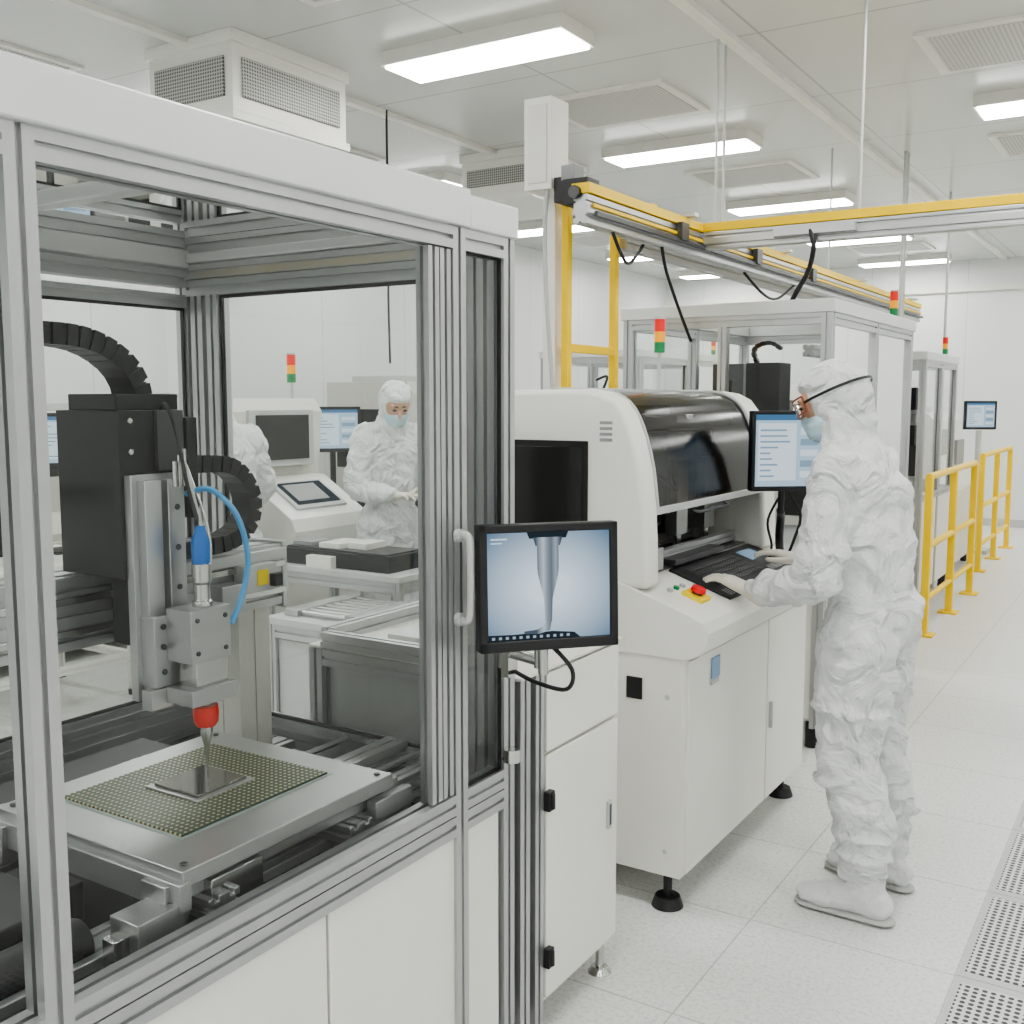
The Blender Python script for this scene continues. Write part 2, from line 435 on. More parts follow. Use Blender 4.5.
gq('x', fx-.022, ya+S, .812, .767, 1.93); gq('x', fx-.022, .857, 1.712, .767, 1.93); gq('x', fx-.022, 1.837, yb-S, .767, 1.93)
gq('x', bx+.022, ya+S, 1.93, .767, 1.915)
gq('y', yb-.022, bx+.162, fx-.15, .767, 1.90)
gq('z', 2.0, bx+.05, fx-.07, ya+.05, yb-.05)
g.fin('glazing', dm)
g = B()
def gask(ax, c, u0, u1, w0, w1, t=.007):
    for (a, bb, cc, d) in ((u0, u1, w0, w0+t), (u0, u1, w1-t, w1), (u0, u0+t, w0, w1), (u1-t, u1, w0, w1)):
        if ax == 'x': g.box(c-.004, c+.004, a, bb, cc, d, RUB)
        else: g.box(a, bb, c-.004, c+.004, cc, d, RUB)
gask('x', fx-.012, 1.837, yb-S, .767, 1.93, .004)
gask('y', yb-.03, bx+.162, fx-.15, .767, 1.90, .009)
gask('x', bx+.03, .857, 1.24, .81, 1.87, .006); gask('x', bx+.03, 1.285, 1.983, .81, 1.87, .008)
g.fin('gaskets', dm)
c = B()
c.box(bx+.01, fx-.046, ya+.01, yb-.046, .11, .672, WHITE2)
c.box(fx-.046, fx-.008, ya+S, 1.386, .13, .670, WHITE); c.box(fx-.046, fx-.008, 1.394, 1.972, .13, .670, WHITE)
c.box(bx+.05, fx-.05, ya+.05, yb-.05, .672, .682, BLACKM)
for x in (fx-.06, bx+.06):
    for y in (ya+.06, yb-.06):
        c.cyl((x, y, .015), (x, y, .12), .012, STEEL); c.cyl((x, y, 0), (x, y, .02), .04, BLACK)
c.fin('base_cabinet', dm, .003)
h = B()
h.tube([(fx, 1.80, 1.335), (fx+.028, 1.80, 1.335), (fx+.034, 1.80, 1.30), (fx+.034, 1.80, 1.19), (fx+.028, 1.80, 1.155), (fx, 1.80, 1.155)], .008, LGREY, 10)
h.cyl((fx, 1.80, 1.335), (fx+.012, 1.80, 1.335), .014, LGREY); h.cyl((fx, 1.80, 1.155), (fx+.012, 1.80, 1.155), .014, LGREY)
h.fin('door_handle', dm)
# stage
st = B()
st.ext('y', .62, 1.95, -2.0, -1.91, .684, .735); st.ext('y', .62, 1.95, -1.50, -1.41, .684, .735)
for y in (1.16, 1.52): st.ext('x', -2.05, -1.345, y, y+.07, .737, .775)
st.box(-1.86, -1.38, 1.135, 1.64, .776, .808, MILLED)
st.box(-1.885, -1.352, 1.113, 1.665, .812, .842, MILLED)
st.box(-1.89, -1.345, 1.10, 1.125, .775, .825, MILLED)
for x in (-1.86, -1.40):
    for y in (1.09, 1.655): st.box(x-.03, x+.03, y, y+.05, .745, .82, MILLED)
st.box(-1.42, -1.35, 1.02, 1.115, .70, .79, MILLED); st.box(-1.44, -1.36, 1.18, 1.30, .72, .80, STEEL)
st.box(-1.40, -1.37, .99, 1.02, .70, .77, STEEL)
st.box(-1.37, -1.345, 1.60, 1.72, .76, .80, MILLED)
st.ext('y', 1.68, 1.98, -1.62, -1.56, .74, .79); st.ext('y', 1.68, 1.98, -1.47, -1.43, .74, .775)
for x in (-1.75, -1.68, -1.53): st.cyl((x, 1.63, .76), (x, 1.98, .76), .010, STEEL)
for x in (-1.86, -1.375):
    for y in (1.135, 1.64): st.cyl((x, y, .842), (x, y, .846), .007, DARKM)
st.fin('motion_stage', dm, .0025)
sb = B()
sb.box(-1.86, -1.52, .80, 1.02, .684, .79, BLACK); sb.box(-1.75, -1.60, 1.02, 1.10, .70, .77, BLACK)
sb.cyl((-1.47, .78, .74), (-1.47, 1.0, .74), .04, BLACK); sb.box(-2.2, -2.05, .7, 1.7, .684, .76, BLACK)
sb.box(-1.72, -1.62, 1.70, 1.95, .684, .77, BLACK); sb.box(-1.56, -1.36, 1.80, 1.96, .684, .725, BLACK)
sb.chain([(-1.40, .70, .70), (-1.40, 1.0, .70), (-1.40, 1.3, .70), (-1.40, 1.6, .70)], .05, .03, (1, 0, 0), BLACK)
sb.fin('stage_motors', dm, .003)
pb = B()
pb.box(-1.815, -1.457, 1.199, 1.596, .842, .8435, PAPER)
pb.box(-1.809, -1.463, 1.206, 1.586, .8435, .8475, PCBM)
pb.box(-1.708, -1.557, 1.322, 1.473, .8475, .8515, SUB)
pb.box(-1.696, -1.569, 1.334, 1.461, .8515, .857, DIE)
pb.fin('circuit_board', dm, .0008)
# gantry
gb = B()
gb.ext('y', .62, 1.86, -1.966, -1.855, 1.119, 1.268, pitch=.05, sw=.012, sd=.012)
gb.ext('z', .682, 1.119, -1.98, -1.86, 1.72, 1.82, BEIGE, pitch=.2, sw=.004, sd=.003)
gb.ext('z', .682, 1.119, -1.98, -1.86, .66, .76, ALU, pitch=.06)
gb.box(-2.0, -1.84, 1.70, 1.84, .682, .70, MILLED)
gb.fin('gantry_beam', dm)
g2 = B()
g2.box(-1.97, -1.85, 1.86, 1.875, 1.11, 1.275, MILLED); g2.box(-1.857, -1.835, 1.55, 1.86, 1.235, 1.262, MILLED)
g2.box(-1.857, -1.84, .62, 1.86, 1.15, 1.165, STEEL); g2.box(-1.857, -1.84, .62, 1.86, 1.215, 1.23, STEEL)
g2.box(-1.85, -1.81, 1.70, 1.80, 1.17, 1.235, LGREY); g2.box(-1.81, -1.807, 1.735, 1.77, 1.185, 1.222, ORANGE)
g2.box(-1.81, -1.79, 1.775, 1.80, 1.18, 1.21, BLACK); g2.box(-1.845, -1.80, 1.62, 1.69, 1.15, 1.20, MILLED)
g2.box(-1.91, -1.716, 1.298, 1.45, 1.272, 1.60, BLACK)
g2.box(-1.84, -1.725, 1.36, 1.45, 1.12, 1.272, BLACK); g2.box(-1.90, -1.75, 1.32, 1.47, 1.60, 1.632, BLACK)
g2.box(-1.84, -1.70, 1.45, 1.475, 1.38, 1.585, BLACK)
g2.box(-1.715, -1.705, 1.38, 1.445, 1.48, 1.60, DARKM)
for z in (1.52, 1.58): g2.cyl((-1.714, 1.32, z), (-1.708, 1.32, z), .006, STEEL, seg=10)
g2.fin('x_axis_carriage', dm, .004)
zz = B()
zz.box(-1.716, -1.695, 1.305, 1.425, 1.03, 1.475, MILLED); zz.box(-1.695, -1.672, 1.318, 1.358, 1.04, 1.465, MILLED)
zz.box(-1.695, -1.668, 1.37, 1.41, 1.04, 1.465, MILLED); zz.box(-1.70, -1.655, 1.315, 1.405, 1.06, 1.20, MILLED)
zz.box(-1.68, -1.65, 1.30, 1.43, 1.018, 1.058, MILLED)
zz.box(-1.655, -1.585, 1.345, 1.445, 1.11, 1.215, MILLED); zz.box(-1.65, -1.575, 1.335, 1.45, 1.028, 1.06, MILLED)
zz.box(-1.64, -1.59, 1.36, 1.44, 1.06, 1.11, STEEL)
for dz in (1.13, 1.195):
    for dy in (1.36, 1.43): zz.cyl((-1.585, dy, dz), (-1.581, dy, dz), .005, DARKM, seg=10)
for dz in (1.09, 1.14, 1.18): zz.cyl((-1.655, 1.335, dz), (-1.650, 1.335, dz), .006, DARKM, seg=10)
for dz in (1.25, 1.33, 1.41): zz.cyl((-1.668, 1.39, dz), (-1.664, 1.39, dz), .006, DARKM, seg=10)
cx, cy = -1.614, 1.40
zz.lathe((cx, cy), [(.020, 1.215), (.020, 1.225), (.016, 1.228), (.016, 1.26), (.019, 1.263), (.019, 1.30)], STEEL)
zz.lathe((cx, cy), [(.018, 1.30), (.0185, 1.345), (.012, 1.362), (.010, 1.375)], BLUE)
zz.lathe((cx, cy), [(.0135, 1.012), (.0135, 1.03)], STEEL)
zz.lathe((cx, cy), [(.018, .971), (.024, .980), (.026, 1.0), (.025, 1.014)], RED)
zz.lathe((cx, cy), [(.0012, .862), (.002, .885), (.006, .93), (.012, .955), (.013, .975)], STEEL)
zz.fin('dispensing_head', dm, .0015)
ch = B()
ch.chain([(-1.83, .80, 1.70), (-1.83, 1.0, 1.735), (-1.83, 1.18, 1.745), (-1.83, 1.29, 1.74), (-1.83, 1.365, 1.71), (-1.83, 1.41, 1.665), (-1.83, 1.425, 1.61)], .075, .042, (1, 0, 0), BLACK)
ch.chain([(-1.86, 1.44, 1.475), (-1.86, 1.60, 1.478), (-1.86, 1.70, 1.465), (-1.86, 1.755, 1.40), (-1.86, 1.745, 1.33), (-1.86, 1.68, 1.295), (-1.86, 1.58, 1.29), (-1.86, 1.47, 1.29)], .06, .038, (1, 0, 0), BLACK)
ch.chain([(-2.02, .7, 1.42), (-2.02, 1.0, 1.42), (-2.0, 1.3, 1.42)], .05, .04, (1, 0, 0), BLACK)
ch.tube([(-1.72, 1.40, 1.60), (-1.69, 1.39, 1.61), (-1.66, 1.39, 1.55), (-1.64, 1.395, 1.45), (cx, cy, 1.37)], .004, BLACK)
ch.tube([(-1.72, 1.42, 1.50), (-1.67, 1.42, 1.47), (-1.64, 1.41, 1.42), (cx+.005, cy, 1.37)], .005, LGREY)
ch.tube([(-1.70, 1.44, 1.43), (-1.65, 1.46, 1.44), (-1.61, 1.49, 1.39), (-1.60, 1.51, 1.30), (-1.60, 1.49, 1.22), (-1.60, 1.46, 1.17)], .006, TUBEB)
ch.tube([(-1.70, 1.43, 1.52), (-1.66, 1.46, 1.36), (-1.65, 1.45, 1.26), (-1.64, 1.42, 1.23)], .003, STEEL)
for k in range(3): ch.cyl((-1.665, 1.385+.012*k, 1.45), (-1.665, 1.385+.012*k, 1.50+.012*k), .005, STEEL)
ch.fin('cables_and_chains', dm)

def armL(e):
    b = B(); b.cyl((.0, .05, -.20), (.0, .05, 0), .012, STEEL); b.box(-.03, .03, .03, .07, -.06, .06, BLACK)
    b.fin('bracket', e)
m1 = monitor('inspection_monitor', (-1.125, 1.922, 1.222), R(48.5), .312, .272, 'nozzle', -3, armL, .018, .035)
b = B()
b.cyl((fx+.002, 1.99, 1.045), (-1.17, 1.955, 1.045), .012, STEEL); b.cyl((-1.17, 1.955, 1.03), (-1.17, 1.955, 1.20), .011, STEEL)
b.cyl((fx, 1.99, 1.01), (fx, 1.99, 1.08), .02, STEEL); b.box(fx, fx+.02, 1.97, 2.01, .99, 1.10, STEEL)
b.tube([(-1.15, 1.96, 1.09), (-1.10, 1.98, 1.03), (-1.12, 1.99, .98), (-1.20, 1.99, .985), (-1.265, 2.0, 1.0)], .005, BLACK)
b.cyl((fx, 1.985, .80), (fx+.03, 1.985, .80), .012, STEEL); b.cyl((fx+.02, 1.985, .79), (fx+.02, 1.985, .82), .02, STEEL)
o = b.fin('monitor_arm', dm)

# ------------------------------------------------------------------ equipment cabinet
ec = empty('equipment_cabinet')
f = B()
f.ext('z', .04, .958, -1.325, -1.28, 2.055, 2.10); f.ext('z', .04, .958, -1.325, -1.28, 2.125, 2.165)
f.ext('z', .09, .958, -1.95, -1.905, 2.050, 2.095)
f.ext('x', -1.903, -1.327, 2.050, 2.095, .913, .958); f.ext('x', -1.903, -1.327, 2.050, 2.095, .12, .165)
f.ext('y', 2.10, 2.58, -1.95, -1.905, .965, 1.005); f.ext('x', -1.903, -1.33, 2.045, 2.085, .965, 1.005)
f.fin('frame', ec)
f = B()
f.box(-1.90, -1.33, 2.10, 2.575, .09, .958, WHITE2); f.box(-1.90, -1.33, 2.078, 2.10, .17, .91, FROST); f.box(-1.33, -1.292, 2.168, 2.575, .09, .958, WHITE2)
f.box(-1.95, -1.275, 2.05, 2.585, .959, .967, WHITE2)
f.box(-1.80, -1.45, 2.20, 2.50, .967, .985, MILLED); f.box(-1.70, -1.55, 2.28, 2.42, .985, 1.04, BLACK)
f.box(-1.29, -1.278, 2.175, 2.565, .11, .742, WHITE); f.box(-1.29, -1.278, 2.175, 2.565, .752, .952, WHITE)
f.box(-1.325, -1.30, 2.102, 2.123, .10, .95, DARKM)
for z in (.22, .63):
    f.box(-1.28, -1.262, 2.163, 2.19, z-.025, z+.025, BLACK); f.cyl((-1.262, 2.177, z-.02), (-1.262, 2.177, z+.02), .007, BLACK)
f.box(-1.279, -1.270, 2.50, 2.52, .44, .52, LGREY); f.box(-1.272, -1.268, 2.505, 2.515, .45, .51, DARKM)
for x, y in ((-1.31, 2.53), (-1.9, 2.53), (-1.9, 2.1), (-1.31, 2.1)):
    f.cyl((x, y, .012), (x, y, .09), .012, STEEL); f.cyl((x, y, 0), (x, y, .018), .035, STEEL, .022)
f.fin('body', ec, .003)

def tower(b, x, y, z0, s=1., pole=.10):
    z = z0+pole
    b.cyl((x, y, z0), (x, y, z), .010*s, LGREY, seg=12)
    b.cyl((x, y, z), (x, y, z+.05*s), .026*s, GREEN, seg=16); b.cyl((x, y, z+.05*s), (x, y, z+.10*s), .026*s, AMB, seg=16)
    b.cyl((x, y, z+.10*s), (x, y, z+.16*s), .026*s, REDL, seg=16); b.cyl((x, y, z+.16*s), (x, y, z+.17*s), .027*s, LGREY, seg=16)

# ------------------------------------------------------------------ main assembly machine
pm = empty('electronics_assembly_machine')
ym, yn = 2.95, 4.19
prof = [(-2.1, 1.03), (-2.1, 1.63), (-2.08, 1.65), (-1.60, 1.655), (-1.54, 1.645), (-1.49, 1.62), (-1.455, 1.575), (-1.425, 1.50), (-1.40, 1.40), (-1.385, 1.28), (-1.378, 1.15), (-1.375, 1.03)]
f = B()
f.prism(prof, 'y', ym, ym+.10, WHITE); f.prism(prof, 'y', yn-.15, yn, WHITE)
f.fin('side_fairings', pm, .018, 4, 60)
f = B()
f.box(-2.1, -1.80, ym+.10, yn-.15, 1.03, 1.645, WHITE); f.box(-1.80, -1.74, ym+.10, yn-.15, 1.60, 1.648, WHITE)
f.box(-1.80, -1.79, ym+.10, yn-.15, 1.05, 1.60, DARKM)
f.prism([(-1.50, 1.05), (-1.46, 1.045), (-1.22, .962), (-1.185, .945), (-1.168, .915), (-1.172, .88), (-1.195, .845), (-1.24, .825), (-2.1, .825), (-2.1, 1.03), (-1.50, 1.03)], 'y', ym-.005, yn+.005, WHITE)
f.box(-2.1, -1.248, ym, yn, .12, .83, WHITE)
f.box(-1.248, -1.238, ym+.03, 3.712, .13, .815, WHITE); f.box(-1.248, -1.238, 3.722, yn-.01, .13, .815, WHITE)
f.box(-1.237, -1.232, 3.15, 3.22, .72, .79, LABEL); f.box(-1.237, -1.234, 3.15, 3.22, .70, .715, LGREY)
f.box(-1.238, -1.226, 3.742, 3.757, .40, .50, LGREY)
f.box(-1.44, -1.385, ym-.004, ym, .68, .75, BLACK)
for z in (.2, .7): f.cyl((-1.30, ym-.003, z), (-1.30, ym, z), .008, LGREY)
f.fin('body', pm, .007, 3)
f = B()
f.box(-2.06, -1.585, ym-.005, ym, 1.085, 1.49, BLACKM); f.box(-2.04, -1.605, ym-.007, ym-.003, 1.105, 1.47, DARKG)
for k in range(4): f.box(-1.545+.0, -1.50, ym-.001, ym+.001, 1.49+k*.018, 1.50+k*.018, GREY)
for x, y in ((-1.31, ym+.05), (-2.0, ym+.05), (-1.31, yn-.06), (-2.0, yn-.06)):
    f.cyl((x, y, .03), (x, y, .12), .014, BLACK); f.cyl((x, y, 0), (x, y, .035), .052, BLACK, .04)
f.fin('trim_and_feet', pm, .002)
f = B(); tower(f, -1.89, 4.15, 1.645, .88, .175); f.fin('signal_tower', pm)
hp = [(-1.76, 1.650), (-1.60, 1.648), (-1.545, 1.635), (-1.50, 1.61), (-1.465, 1.565), (-1.435, 1.49), (-1.412, 1.40), (-1.40, 1.31), (-1.396, 1.275)]
f = B(); f.sheet(hp, 'y', ym+.10, yn-.15, HOOD)
f.fin('hood_glazing', pm)
f = B()
f.box(-1.41, -1.388, ym+.10, yn-.15, 1.255, 1.278, LGREY); f.box(-1.78, -1.755, ym+.10, yn-.15, 1.64, 1.662, LGREY)
for y in (ym+.105, yn-.155-.012):
    f.tube([(p[0]+.004, y+.004, p[1]+.004) for p in hp], .007, LGREY, 6, 2)
f.tube([(-1.40, 3.35, 1.25), (-1.375, 3.36, 1.24), (-1.375, 3.50, 1.24), (-1.375, 3.64, 1.24), (-1.40, 3.65, 1.25)], .006, DARKM)
f.box(-1.79, -1.45, ym+.12, yn-.16, 1.05, 1.055, DARKM)
f.box(-1.78, -1.70, ym+.12, yn-.16, 1.38, 1.46, DARKM); f.box(-1.72, -1.68, ym+.12, yn-.16, 1.40, 1.43, STEEL)
for y in (3.25, 3.55, 3.82):
    f.box(-1.70, -1.58, y, y+.16, 1.20, 1.50, BLACK); f.box(-1.60, -1.55, y+.03, y+.13, 1.12, 1.40, MILLED)
    f.cyl((-1.57, y+.08, 1.07), (-1.57, y+.08, 1.15), .015, STEEL)
for x in (-1.70, -1.52): f.ext('y', ym+.12, yn-.16, x, x+.03, 1.06, 1.10, pitch=.03, sw=.006, sd=.006)
f.box(-1.52, -1.44, 3.12, 3.22, 1.055, 1.13, MILLED); f.cyl((-1.48, 3.17, 1.13), (-1.48, 3.17, 1.18), .02, STEEL)
f.box(-1.54, -1.46, 3.10, 3.24, 1.13, 1.145, BLACK); f.box(-1.66, -1.60, 3.1, 3.2, 1.06, 1.22, BLACK)
f.box(-1.50, -1.43, 3.30, 3.75, 1.055, 1.075, DARKM)
f.box(-1.56, -1.50, 3.08, 4.0, 1.52, 1.56, ALU); f.box(-1.66, -1.46, 3.45, 3.50, 1.54, 1.57, MILLED)
f.tube([(-1.60, 3.2, 1.45), (-1.5, 3.3, 1.36), (-1.52, 3.5, 1.30), (-1.58, 3.6, 1.35)], .008, BLACK)
f.tube([(-1.62, 3.15, 1.30), (-1.52, 3.2, 1.22), (-1.50, 3.3, 1.20), (-1.56, 3.4, 1.28)], .010, BLACK)
f.fin('mechanism', pm, .002)
sl = math.atan2(1.045-.962, .24); Mk = Matrix.Rotation(sl, 3, 'Y')
def deckz(x): return .962+(-1.22-x)*(1.045-.962)/.24
f = B()
f.obox((-1.332, 3.66, deckz(-1.332)+.004), (.235, .78, .008), Mk, BLACK)
for i in range(5):
    for j in range(16):
        x = -1.405+i*.027; y = 3.36+j*.027
        f.obox((x, y, deckz(x)+.009), (.021, .021, .004), Mk, DARKM)
for j in range(4):
    f.obox((-1.28, 3.84+j*.04, deckz(-1.28)+.009), (.03, .03, .005), Mk, GREY)
f.obox((-1.38, 3.90, deckz(-1.38)+.009), (.07, .14, .003), Mk, LABEL)
for j in range(3): f.obox((-1.25, 3.33+j*.016-.02, deckz(-1.25)+.0085), (.04, .004, .002), Mk, LGREY)
nx = Vector((math.sin(sl), 0, math.cos(sl)))
p = Vector((-1.29, 3.14, deckz(-1.29)))
f.obox(p+nx*.006, (.075, .075, .014), Mk, ORANGE)
f.cyl(p+nx*.012, p+nx*.022, .017, DARKM); f.cyl(p+nx*.022, p+nx*.036, .026, REDP, .023)
for k, mm in enumerate((LGREY, GREEN, LGREY)):
    q = Vector((-1.355, 3.08+k*.05, deckz(-1.355))); f.cyl(q, q+nx*.010, .010, mm)
f.fin('control_console', pm, .001)
def arm2(e):
    b = B(); b.cyl((0, .055, -.24), (0, .055, .03), .012, BLACK); b.box(-.04, .04, .03, .07, -.05, .05, BLACK); b.fin('bracket', e)
monitor('control_monitor', (-1.235, 3.875, 1.43), R(40), .285, .30, 'ui', 0, arm2, .014)
b = B()
b.tube([(-1.30, 4.02, 1.0), (-1.31, 4.03, 1.08), (-1.29, 3.98, 1.17), (-1.274, 3.925, 1.20)], .016, BLACK, 10)
b.box(-1.335, -1.265, 3.99, 4.06, deckz(-1.30)-.01, deckz(-1.30)+.02, BLACK)
b.tube([(-1.25, 3.93, 1.28), (-1.21, 3.97, 1.18), (-1.25, 4.03, 1.08), (-1.29, 4.07, 1.0)], .006, BLACK)
b.tube([(-1.27, 3.95, 1.28), (-1.33, 3.95, 1.16), (-1.32, 3.97, 1.06), (-1.33, 3.98, 1.01)], .005, BLACK)
b.fin('monitor_stand', pm)

# ------------------------------------------------------------------ generic
def enclosure(name, x0, x1, y0, y1, zt, zb=.75, mids=2, kind=0):
    e = empty(name); f = B(); S = .05
    ys = [y0+(y1-y0-S)*k/mids for k in range(mids+1)]
    for x in (x0, x1-S):
        for y in ys: f.ext('z', .1, zt-.06, x, x+S, y, y+S)
        for a, c in zip(ys[:-1], ys[1:]):
            f.ext('y', a+S, c, x, x+S, zb, zb+.05); f.ext('y', a+S, c, x, x+S, zt-.11, zt-.06)
    f.ext('z', zb+.05, zt-.11, (x0+x1)/2-.02, (x0+x1)/2+.02, y0, y0+S)
    for y in (y0, y1-S):
        f.ext('x', x0+S, x1-S, y, y+S, zb, zb+.05); f.ext('x', x0+S, x1-S, y, y+S, zt-.11, zt-.06)
    f.fin('frame', e)
    f = B()
    f.box(x0-.01, x1+.01, y0-.01, y0+.07, zt-.06, zt, ALUW); f.box(x0-.01, x1+.01, y1-.07, y1+.01, zt-.06, zt, ALUW)
    f.box(x0-.01, x0+.07, y0+.07, y1-.07, zt-.06, zt, ALUW); f.box(x1-.07, x1+.01, y0+.07, y1-.07, zt-.06, zt, ALUW)
    f.box(x0+.052, x1-.052, y0+.052, y1-.052, .11, zb-.01, WHITE2)
    for k in range(mids):
        f.box(x1-.05, x1-.006, ys[k]+.052, ys[k+1]-.002, .14, zb-.005, WHITE)
        for (aa, bb, cc, dd) in ((ys[k]+.052, ys[k]+.064, zb+.05, zt-.11), (ys[k+1]-.012, ys[k+1], zb+.05, zt-.11)):
            f.box(x1-.03, x1-.022, aa, bb, cc, dd, RUB)
    f.box(x0+.052, x1-.052, y0+.01, y0+.05, .14, zb-.005, WHITE)
    f.box(x0+.05, x1-.05, y0+.05, y1-.05, zb-.01, zb+.01, DARKM)
    for x in (x0+.05, x1-.05):
        for y in (y0+.05, y1-.05): f.cyl((x, y, 0), (x, y, .12), .03, BLACK)
    f.fin('cabinet', e, .003)
    f = B(); z0, z1 = zb+.05, zt-.11
    for k in range(mids):
        for x in (x0+.02, x1-.02): f.quad((x, ys[k]+S, z0), (x, ys[k+1], z0), (x, ys[k+1], z1), (x, ys[k]+S, z1), GLASS)
    f.quad((x0+S, y0+.02, z0), (x1-S, y0+.02, z0), (x1-S, y0+.02, z1), (x0+S, y0+.02, z1), GLASS)
    f.fin('glazing', e)
    f = B(); xm = (x0+x1)/2
    f.ext('y', y0+.1, y1-.1, x0+.12, x0+.22, 1.25, 1.40, pitch=.06)
    f.ext('x', x0+.2, x1-.15, y0+.45, y0+.57, 1.42, 1.54, pitch=.06)
    f.ext('x', x0+.2, x1-.15, y1-.6, y1-.48, 1.42, 1.54, pitch=.06)
    if kind == 0:
        f.box(xm+.03, xm+.20, y0+.25, y0+.42, 1.35, 1.80, BLACK); f.box(xm+.06, xm+.16, y0+.20, y0+.25, 1.05, 1.5, MILLED)
        f.box(xm+.30, xm+.42, y0+.85, y0+1.0, 1.45, 1.86, BLACK); f.box(xm-.12, xm-.06, y0+.3, y0+.36, 1.3, 1.72, BLACK)
        f.chain([(xm+.06, y0+.33, 1.80), (xm+.04, y0+.33, 1.87), (xm+.12, y0+.33, 1.90), (xm+.19, y0+.33, 1.86)], .035, .02, (0, 1, 0), BLACK)
        f.box(xm+.33, xm+.47, y0+.55, y0+.70, 1.62, 1.80, LGREY); f.box(xm-.40, xm-.22, y0+.9, y0+1.1, 1.4, 1.82, DARKM)
        f.ext('y', y0+.6, y1-.1, xm+.2, xm+.26, 1.84, 1.90, pitch=.05)
    else:
        f.box(xm-.06, xm+.06, y0+.2, y0+.36, 1.25, 1.72, BLACK); f.box(xm+.02, xm+.1, y0+.14, y0+.2, 1.05, 1.45, MILLED)
        f.tube([(xm, y0+.25, 1.7), (xm+.02, y0+.3, 1.83), (xm-.1, y0+.32, 1.8)], .012, BLACK)
        f.box(xm-.06, xm+.06, y1-.6, y1-.44, 1.25, 1.72, BLACK)
    f.box(x0+.15, x1-.15, y0+.2, y1-.2, zb+.01, zb+.12, MILLED)
    f.box(x0+.1, x0+.28, y0+.12, y0+.3, 1.2, 1.66, GREY)
    f.fin('gantry_robot', e, .003)
    f = B(); tower(f, x1-.07, y1-.2, zt, .85, .02); f.fin('signal_tower', e)
    return e
enclosure('glazed_robot_enclosure', -2.36, -1.33, 4.75, 6.42, 2.07)
enclosure('glazed_robot_enclosure', -2.15, -1.62, 8.3, 9.6, 1.98, .85, kind=1)
enclosure('glazed_robot_enclosure', -4.9, -3.9, 8.2, 10.2, 2.05, .85, kind=1)

def module(name, x0, x1, y0, y1, h, tw=False, m=BEIGE):
    f = B()
    f.box(x0, x1, y0, y1, .1, h*.52, m)
    f.prism([(x0, h*.52), (x1-.02, h*.52), (x1-.12, h*.60), (x1-.14, h*.95), (x1-.20, h), (x0, h)], 'y', y0+.01, y1-.01, m)
    f.box(x1-.145, x1-.128, y0+.10, y0+(y1-y0)*.60, h*.63, h*.90, DARKG)
    f.box(x0+.1, x1-.25, y0+.004, y0+.012, h*.62, h*.88, BLACKM)
    f.box(x1, x1+.008, y0+.03, (y0+y1)/2-.005, .15, h*.49, WHITE2); f.box(x1, x1+.008, (y0+y1)/2+.005, y1-.03, .15, h*.49, WHITE2)
    f.box(x1-.13, x1-.10, y0+(y1-y0)*.68, y1-.06, h*.66, h*.82, GREY)
    f.box(x0+.1, x1-.4, y0+.2, y1-.2, h, h+.05, LGREY)
    for x in (x0+.06, x1-.06):
        for y in (y0+.06, y1-.06): f.cyl((x, y, 0), (x, y, .1), .03, BLACK)
    if tw: tower(f, x0+.2, y1-.12, h, .9)
    return f.fin(name, bevel=.006)
module('process_machine', -2.3, -1.6, 6.75, 7.95, 1.40, m=WHITE2)
module('process_machine', -2.5, -1.72, 10.0, 11.4, 1.5, True, WHITE2)
module('process_machine', -5.75, -4.75, 6.3, 7.4, 1.76)
module('process_machine', -5.9, -5.2, 8.0, 9.3, 1.6)
module('process_machine', -4.6, -3.7, 11.2, 12.8, 1.8)
module('process_machine', -6.45, -5.75, 3.4, 4.6, 1.55)
module('process_machine', -6.45, -5.75, 4.9, 5.9, 1.62)
f = B(); f.cyl((-1.80, 12.06, 0), (-1.80, 12.06, 1.30), .03, LGREY); f.box(-1.95, -1.65, 11.9, 12.2, 0, .04, LGREY); f.fin('monitor_pedestal')
monitor('control_monitor', (-1.78, 12.0, 1.46), R(35), .34, .30, 'ui')

kx = empty('inspection_kiosk')
f = B()
f.prism([(-5.25, .1), (-4.62, .1), (-4.62, 1.05), (-4.66, 1.12), (-4.62, 1.55), (-4.68, 1.63), (-5.25, 1.63)], 'y', 4.25, 5.02, WHITE2)
f.prism([(-4.62, .1), (-4.28, .1), (-4.20, .70), (-4.15, .88), (-4.18, .95), (-4.52, 1.16), (-4.62, 1.16)], 'y', 4.28, 4.92, WHITE)
f.box(-4.66, -4.60, 4.38, 4.92, 1.22, 1.56, LGREY); f.box(-4.61, -4.59, 4.43, 4.87, 1.26, 1.53, DARKG)
f.box(-5.15, -4.75, 4.245, 4.25, 1.2, 1.5, BLACKM)
f.fin('body', kx, .012, 3)
f = B()
Ms = Matrix.Rotation(math.atan2(.21, .34), 3, 'Y')
f.obox((-4.35, 4.60, 1.062), (.26, .42, .02), Ms, LGREY); f.obox((-4.35, 4.60, 1.073), (.21, .36, .012), Ms, SCR_DK)
f.obox((-4.35, 4.58, 1.080), (.16, .26, .004), Ms, GREY)
tower(f, -4.8, 4.94, 1.63, 1.1)
for x in (-5.15, -4.35):
    for y in (4.33, 4.90): f.cyl((x, y, 0), (x, y, .1), .03, BLACK)
f.fin('screen_and_tower', kx, .002)

